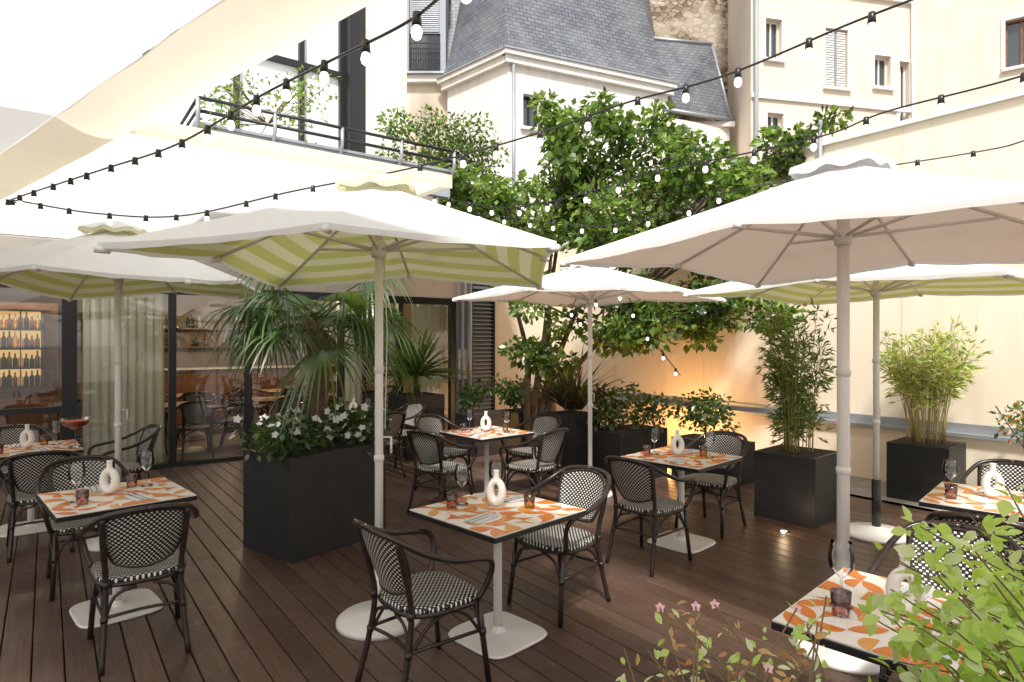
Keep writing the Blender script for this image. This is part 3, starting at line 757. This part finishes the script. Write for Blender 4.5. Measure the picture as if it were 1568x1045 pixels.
for dx_ in (-.02,.012):
    mb.box(dx_-.004,dx_+.004,-.11,.05,.0065,.009,'steel'); mb.box(dx_-.009,dx_+.009,.051,.12,.0065,.008,'steel',.002)
km=proto(mb,'napkin_cutlery')
TZ=.7505
axis={0:1,1:-1,2:1,3:1,4:-1,5:1,6:1,7:1}
for i,(X_,Y_,r) in enumerate(tables):
    a=math.radians(r); ax=Vector((math.cos(a),math.sin(a),0)); ay=Vector((-math.sin(a),math.cos(a),0))
    if axis[i]<0: ax,ay=ay,-ax
    def T(u,v): p=Vector((X_,Y_,TZ))+ax*u+ay*v; return p
    s=1.15 if i in (0,1,7) else 1.1
    j=lambda: U(-.02,.02)
    place(vm,'bud_vase',T(.02+j(),.04+j()),a-.9+U(-.3,.3) if i!=7 else -.3,sc=1.12)
    place(wm,'wine_glass',T(-.06+j(),.24+j()),0,sc=s); place(t1,'tumbler_glass',T(-.16+j(),.22+j()),0)
    place(wm,'wine_glass',T(.12,-.2) if i not in(0,) else T(.14,.16),0,sc=s); place(t2 if i not in(1,) else t1,'tumbler_glass',T(.16+j(),-.12+j()),0)
    place(km,'napkin_cutlery',T(-.2,-.08),a+math.pi/2*(1 if axis[i]>0 else 0)+.15)
    place(km,'napkin_cutlery',T(.26,.08),a+math.pi/2*(1 if axis[i]>0 else 0)-.1)
cg=MB(); cg.lathe([(0,0),(.05,.001),(.05,.004),(.006,.01),(.005,.16),(.03,.175),(.10,.21),(.125,.27)],(0,0,0),'wing',24); cg.lathe([(0,.185),(.04,.19),(.095,.215),(.115,.25),(0,.25)],(0,0,0),'red',24)
cg.build('cocktail_glass',(-4.12,5.85,TZ))

# ---------------------------------------------------------------- planters
def pbox(mb,w,d_,h,t=.03):
    mb.box(-w/2,w/2,-d_/2,d_/2,0.003,h,'plant',.006)
    mb.box(-w/2+t,w/2-t,-d_/2+t,d_/2-t,h+.001,h+.004,'soil')
for w_,d_,h_,lx,ly,an in [(.98,.70,.83,-1.72,5.47,53.6),(.6,.6,.65,2.85,6.2,42),(.6,.6,.62,4.62,6.92,40),(.9,.55,.62,1.5,8.0,38),(.55,.55,.8,.78,8.2,38),(.65,.65,.92,-1.5,9.7,36.87),(1.3,.5,.62,-.2,9.9,36.87),(.9,.5,.5,2.55,7.9,126.87)]:
    p=MB(); pbox(p,w_,d_,h_); p.build('black_planter',(lx,ly,0),math.radians(an))

q=MB(); a=math.radians(53.6)
def pl(u_,v_,z): return Vector((-1.72+u_*math.cos(a)-v_*math.sin(a),5.47+u_*math.sin(a)+v_*math.cos(a),z))
for k in range(32):
    cloud(q,pl(U(-.5,.5),U(-.36,.36),.83+U(.05,.24)),(.15,.15,.12),62,.075,['lf3','lf3','lf1','palm'])
for k in range(54):
    e=R()
    if e<.5: u_,v_=U(-.55,.55),U(-.45,-.2)
    elif e<.75: u_,v_=U(-.6,-.4),U(-.4,.4)
    else: u_,v_=U(-.5,.5),U(-.3,.35)
    q.flower(pl(u_,v_,.83+U(.06,.36)),rdir(.1)+Vector((0,-.8,.2)),U(.03,.045),.034,'petal')
q.build('white_flower_shrub')

pm=MB(); base=Vector((-1.72,5.47,.83)); crown=Vector((-1.74,5.47,1.93))
pm.tube(cat([base,(-1.70,5.47,1.3),crown],6),[.08+.014*math.sin(i*2.1) for i in range(13)],'fibre',12)
for i in range(170):
    t=U(0,1); c=base.lerp(crown,t); an=U(0,6.28); o=Vector((math.cos(an),math.sin(an),0)); pm.blade(c+o*.065,o*.5+Vector((0,0,1)),U(.06,.16),.014,'fibre',-.1,2)
def fan(mb,c,az,el,pl,Rr_,mat='palm'):
    d_=Vector((math.cos(az)*math.cos(el),math.sin(az)*math.cos(el),math.sin(el)))
    pts=[c+d_*pl*t+Vector((0,0,-.12*pl*t*t)) for t in (0,.25,.5,.75,1)]
    mb.tube(pts,[.011,.009,.008,.007,.006],'lf1',6)
    hub=pts[-1]; d_=(pts[-1]-pts[-2]).normalized(); sd=d_.cross(Vector((0,0,1))).normalized(); tw=U(-.5,.5); nn=sd.cross(d_)
    sd=sd*math.cos(tw)+nn*math.sin(tw); nn=sd.cross(d_)
    ns=28
    for i in range(ns):
        a=-2.0+4.0*i/(ns-1); L=Rr_*(1-.22*abs(a/2.1)**2)*U(.92,1.05)
        dd=d_*math.cos(a)+sd*math.sin(a)-nn*.12*abs(math.sin(a)); pr=dd.cross(nn).normalized()
        vs=[];fs=[]; dr=U(.5,1.2)
        for k,(t,wd) in enumerate(((.02,.004),(.4,.021),(.7,.014),(.87,.008),(1,.001))):
            p_=hub+dd*L*t+Vector((0,0,-dr*L*max(0,t-.35)**2*1.6)); vs+=[p_-pr*wd*.5*1.3,p_+pr*wd*.5*1.3+nn*.004]
        for k in range(4): fs.append((2*k,2*k+1,2*k+3,2*k+2))
        mb.add(vs,fs,mat,True)
for i in range(22):
    az=i*2.399+U(-.2,.2); el=[.7,.4,.12,-.12,.55,.25,.0][i%7]
    fan(pm,crown+Vector((0,0,U(-.1,.06))),az,el,U(.38,.68),U(.42,.54))
pm.build('fan_palm')

yb=MB(); c=Vector((-1.5,9.7,1.2)); yb.tube([(-1.5,9.7,.92),c],.06,'fibre',8)
for i in range(210):
    d_=rdir(-.15); d_.z=abs(d_.z)*.9+.15; yb.blade(c,d_,U(.8,1.25),.05,'palm' if R()<.7 else 'lf1',U(.1,.5),5)
yb.build('yucca_plant')
cb=MB(); c=Vector((.8,8.2,.85))
for i in range(200):
    d_=rdir(0); d_.z+=.7; cb.blade(c+Vector((U(-.1,.1),U(-.1,.1),0)),d_,U(.6,1.15),.045,'cord' if R()<.7 else 'palm',U(.2,.7),5)
cb.build('cordyline_plant')

def bamboo(name,c,h,spread,n,mats,cane,ls,nl,lo=.1,flare=1.0):
    mb=MB()
    for i in range(n):
        a=U(0,6.28); r0=spread*.45*R()**.5; p0=Vector((c[0]+r0*math.cos(a),c[1]+r0*math.sin(a),c[2]))
        hh=h*U(.55,1.02); le=spread*U(.1,.8)*flare; a2=a+U(-.5,.5); pts=[]
        for k in range(7):
            t=k/6; pts.append(p0+Vector((math.cos(a2)*le*t*t,math.sin(a2)*le*t*t,hh*t)))
        mb.tube(pts,[.0055*(1-.6*k/6) for k in range(7)],cane,5)
        for k in range(nl):
            t=lo+(1-lo)*R()**.8; f=t*6; i0=min(int(f),5); p_=pts[i0].lerp(pts[i0+1],f-i0)
            dd=rdir(-.5); tw=p_+dd*U(.02,.12)
            for _ in range(3): mb.leaf(tw,dd+rdir()*.6,rdir(0),ls*U(.6,1.2),ls*.17,random.choice(mats),.1)
    return mb.build(name)
bamboo('bamboo_plant',(2.85,6.2,.65),1.42,.36,34,['bam','bam','lf1'],'bamc',.10,42,.12)
bamboo('bamboo_grass',(4.62,6.92,.62),1.30,.42,64,['bam','lime','straw'],'bamc',.11,20,.5,1.0)

sh=MB()
for (cx,cy,cz,rx,rz_,n) in [(1.5,8.0,.85,.45,.28,900),(2.55,7.9,.75,.35,.3,600),(-.3,9.9,.85,.5,.3,700),(.25,10.2,.8,.4,.3,500)]:
    for k in range(10): cloud(sh,(cx+U(-rx,rx)*.8,cy+U(-.2,.2),cz+U(-.1,.2)),(.2,.18,.16),n//10,.085,['lf3','lf1','lf3'])
sh.build('green_shrub')
s2=MB()
for k in range(9):
    cx,cy=5.45+U(-.3,.4),6.2+U(-.3,.3); s2.tube(cat([(5.5,6.1,0),(cx,cy,.6),(cx+U(-.5,.2),cy-.1,1.0+U(0,.2))],4),.006,'twig',5); cloud(s2,(cx-.1,cy-.1,.95+U(-.15,.15)),(.3,.25,.12),60,.07,['lf3','lf1','rust'])
s2.build('wall_shrub')

# ---------------------------------------------------------------- tree
tr=MB(); B0=Vector((.45,9.9,0))
clumps=[]
def addc(n,x0,x1,y0,y1,z0,z1,r0,r1):
    for _ in range(n): clumps.append((Vector((U(x0,x1),U(y0,y1),U(z0,z1))),U(r0,r1)))
addc(46,-.6,3.0,8.6,10.0,3.0,4.4,.24,.44)
addc(20,.0,2.6,8.8,10.0,4.2,5.0,.18,.32)
addc(16,2.6,4.1,8.2,9.4,3.3,4.4,.18,.32)
addc(22,-1.3,-.1,8.2,9.4,3.0,4.1,.2,.32)
addc(26,.1,3.1,8.4,9.6,1.8,2.7,.2,.36)
addc(8,2.6,3.8,8.0,8.8,1.9,2.4,.18,.28)
addc(5,.1,.8,9,9.6,1.2,1.8,.18,.28)
for p_ in [(.5,9.2,5.3),(.6,9.2,5.05),(1.3,9.2,5.3),(1.25,9.2,5.0),(2.15,9.2,5.15),(2.2,9.2,4.9),(4.0,8.6,4.6),(4.35,8.4,4.75),(3.6,8.6,4.55)]: clumps.append((Vector(p_),.17))
stems=[]
for k,(dx_,dy_,hz) in enumerate([(-.3,-.2,2.6),(.1,-.3,3.2),(.5,-.5,2.9),(.9,-.4,2.4),(.2,.1,3.6)]):
    pts=cat([B0+Vector((k*.09-.2,0,.3)),B0+Vector((dx_*.2+k*.07-.15,-.1,1.0)),B0+Vector((dx_*.7,dy_*.7,hz*.6)),B0+Vector((dx_*1.6,dy_,hz))],6)
    tr.tube([B0+Vector((k*.05-.1,0,0))]+pts,[.09]+[.075-.05*i/(len(pts)-1) for i in range(len(pts))],'bark',10); stems.append(pts)
for c,r_ in clumps:
    best=min((p_ for s in stems for p_ in s[5:]),key=lambda p_:(p_-c).length+ (0 if p_.z<c.z else .8))
    mid=best.lerp(c,.5)+Vector((U(-.15,.15),U(-.15,.15),.12))
    tr.tube(cat([best,mid,c],4),[.026-.0022*i for i in range(9)],'bark',5,False)
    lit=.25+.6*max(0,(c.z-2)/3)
    for _ in range(4):
        e=c+rdir()*r_*1.2; tr.tube([c,c.lerp(e,.5)+Vector((0,0,.04)),e],[.007,.005,.003],'twig',4,False)
    n=int(430*r_)
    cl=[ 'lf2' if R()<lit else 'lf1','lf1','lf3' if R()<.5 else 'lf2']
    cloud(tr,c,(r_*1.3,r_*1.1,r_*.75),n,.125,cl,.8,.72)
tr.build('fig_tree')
bs=MB()
for k in range(34):
    p_=bw(U(2.1,4.2),U(-1.3,-.9),U(4.3,5.35)); cloud(bs,p_,(.28,.25,.22),110,.08,['lf1','lf2','lf3'],.5)
bs.build('balcony_shrub')
bpz=MB(); bpz.box(2.0,4.4,-1.4,-.8,3.503,4.2,'plant'); bpz.build('balcony_planter',F0,BR)
bs=MB()
for k in range(20):
    p_=bw(U(-.8,.5),U(-3.4,-2.9),U(3.75,4.7)); cloud(bs,p_,(.22,.2,.2),38,.06,['lf1','lf2','lf2'],.5)
    bs.tube([bw(-.2,-3.0,3.8),bw(-.1,-3.05,4.0),p_],.005,'twig',4)
bs.build('climbing_plant')

# ---------------------------------------------------------------- foreground shrubs
fg=MB(); fp=MB()
pbox(fp,1.6,.5,.7); fp.build('black_planter',(1.35,1.0,0),math.radians(6))
def along(mb,pts,n,t0,lo,hi,mats,asp):
    for j in range(n):
        t=t0+(1-t0)*R(); f_=t*(len(pts)-1); i0=min(int(f_),len(pts)-2); p_=pts[i0].lerp(pts[i0+1],f_-i0)
        L=U(lo,hi); o=rdir(); q_=p_+o*.018; mb.leaf2(q_,o+rdir(-.4)*.6,(rdir(0)*.7+Vector((0,-.3,.6))),L,L*asp,random.choice(mats))
for k in range(58):
    b=Vector((U(.95,1.75),U(.95,1.15),.7)); yy=U(1.2,1.75); 
    ra=U(.56,.90); zt=U(.72,1.02) if R()<.55 else U(.95,1.1+1.2*(max(ra,.62)-.6))
    tip=Vector((ra*yy,yy,zt+.15))
    pts=cat([b,b.lerp(tip,.5)+Vector((0,0,.12)),tip],6); fg.tube(pts,[.003-.0001*i for i in range(len(pts))],'twig',5)
    along(fg,pts,30,.3,.024,.05,['lime','lime','lpale','lime'],.65)
fg.build('foreground_shrub')
fg=MB()
fq=MB(); pbox(fq,.7,.4,.7); fq.build('black_planter',(.45,1.0,0),0)
for k in range(24):
    b=Vector((U(.25,.7),U(1.0,1.12),.7)); yy=U(1.2,1.6); ra=U(.18,.52)
    zt=1.75-yy*U(.41,.56); tip=Vector((ra*yy,yy,zt))
    pts=cat([b,b.lerp(tip,.5)+Vector((0,0,.08)),tip],6); fg.tube(pts,.002,'twig',5)
    along(fg,pts,14,.35,.018,.034,['rust','lpale','lpale','lime','lime','rust'],.45)
    if k%5==0: fg.flower(tip,Vector((0,-1,.6)),.012,.01,'ppet')
fg.build('variegated_shrub')

# ---------------------------------------------------------------- string lights
def strand(pts,n,skip=0):
    mb=MB(); c=cat(pts,14); mb.tube(c,.006,'blk',5)
    ln=[0]
    for a,b in zip(c,c[1:]): ln.append(ln[-1]+(b-a).length)
    for k in range(n):
        t=ln[-1]*(k+.5+U(-.12,.12))/n
        i=max(j for j in range(len(ln)) if ln[j]<=t); i=min(i,len(c)-2)
        p_=c[i].lerp(c[i+1],(t-ln[i])/(ln[i+1]-ln[i]+1e-9))
        mb.lathe([(0,.014),(.014,.012),(.016,-.01),(.018,-.036),(.012,-.037)],p_,'blk',10)
        mb.lathe([(.012,-.035),(.017,-.046),(.020,-.060),(.016,-.075),(.008,-.082),(0,-.083)],p_,'bulb',12)
    mb.build('string_lights')
strand([(-4.1,5.1,2.89),(-3.95,4.9,2.87),(-2.72,4.08,2.87),(-1.92,3.54,2.87),(-1.17,2.9,2.90),(-.76,2.55,2.896),(-.38,2.2,2.877),(-.18,1.95,2.87),(.15,1.6,2.9)],19)
strand([(-4.1,5.15,2.89),(-3.95,4.95,2.87),(-3.3,4.9,2.76),(-2.55,4.8,2.72),(-1.6,4.55,2.85),(-.64,4.2,2.93),(.184,3.8,3.03),(.648,3.5,3.095),(1.1,3.2,3.12),(1.52,2.8,3.18),(1.75,2.5,3.18),(2.1,2.2,3.25)],24)
strand([(-1.2,7.2,3.5),(-.21,6,3.05),(.24,5.6,2.99),(.69,5.2,3.01),(1.09,4.8,3.06),(1.56,4.4,3.06),(2.03,4.0,3.08),(2.24,3.7,3.12),(2.64,3.2,3.12),(3.0,2.8,3.2)],17)
strand([(-.8,7.8,3.4),(.725,6.5,2.96),(1.18,6.2,2.95),(1.59,5.9,2.99),(2.0,5.5,3.09),(3.52,4.8,3.2),(3.85,4.6,3.25),(4.4,4.35,3.4)],17)
strand([(1.0,8.0,2.0),(.7,8.1,2.1),(1.4,7.9,2.35),(1.6,7.9,2.0),(2.0,7.9,1.5),(2.2,8.1,1.3)],8)
gs=MB(); gs.lathe([(0,.012),(.05,.012),(.06,.0)],(0,0,0.002),'steel',20); gs.lathe([(0,.014),(.03,.014)],(0,0,0.002),'bulb',20); gs.build('ground_spotlight',(2.48,5.66,0))
gs=MB(); gs.lathe([(0,.1),(.05,.1),(.06,.0)],(0,0,0.002),'blk',20); gs.build('ground_spotlight',(2.3,9.6,0))

# ---------------------------------------------------------------- lights
def lamp(name,kind,loc,e,col,size=.1):
    l=bpy.data.lights.new(name,kind); l.energy=e; l.color=col; l.shadow_soft_size=size; o=bpy.data.objects.new(name,l); o.location=loc; scn.collection.objects.link(o); return o
lamp('interior_lamp','POINT',bw(1.2,2.6,2.6),140,(1,.76,.5),.2)
lamp('interior_lamp','POINT',bw(-2.2,.75,2.6),36,(1,.8,.56),.2)
lamp('wall_uplight','POINT',(2.3,9.55,.35),75,(1,.46,.13),.08)
lamp('spot_glow','POINT',(2.48,5.66,.12),1.2,(1,.7,.4),.03)
sunel=math.radians(52); az=Vector((-.05,-1,0)).normalized()
sd=Vector((az.x*math.cos(sunel),az.y*math.cos(sunel),math.sin(sunel)))
l=bpy.data.lights.new('sun','SUN'); l.energy=5; l.angle=math.radians(7); l.color=(1,.965,.91)
o=bpy.data.objects.new('sun',l); scn.collection.objects.link(o); o.rotation_euler=sd.to_track_quat('Z','Y').to_euler()
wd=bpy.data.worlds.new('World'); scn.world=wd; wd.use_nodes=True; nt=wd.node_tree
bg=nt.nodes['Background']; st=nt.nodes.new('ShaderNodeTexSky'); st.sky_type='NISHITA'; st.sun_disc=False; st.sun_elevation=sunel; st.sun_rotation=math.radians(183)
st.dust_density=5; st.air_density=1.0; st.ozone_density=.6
hz=mixc(nt,.6,st.outputs[0],(9.3,9.15,8.9))   # near-white constant added to the sky colour to lift fill light
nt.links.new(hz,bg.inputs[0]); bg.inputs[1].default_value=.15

cam=bpy.data.cameras.new('Camera'); co=bpy.data.objects.new('Camera',cam); scn.collection.objects.link(co)
co.location=(0,0,1.75); co.rotation_euler=(math.radians(90),0,0); cam.lens=21.8; cam.sensor_width=36; cam.clip_end=500; cam.clip_start=.05
scn.camera=co
scn.view_settings.view_transform='Standard'; scn.view_settings.look='None'; scn.view_settings.exposure=0
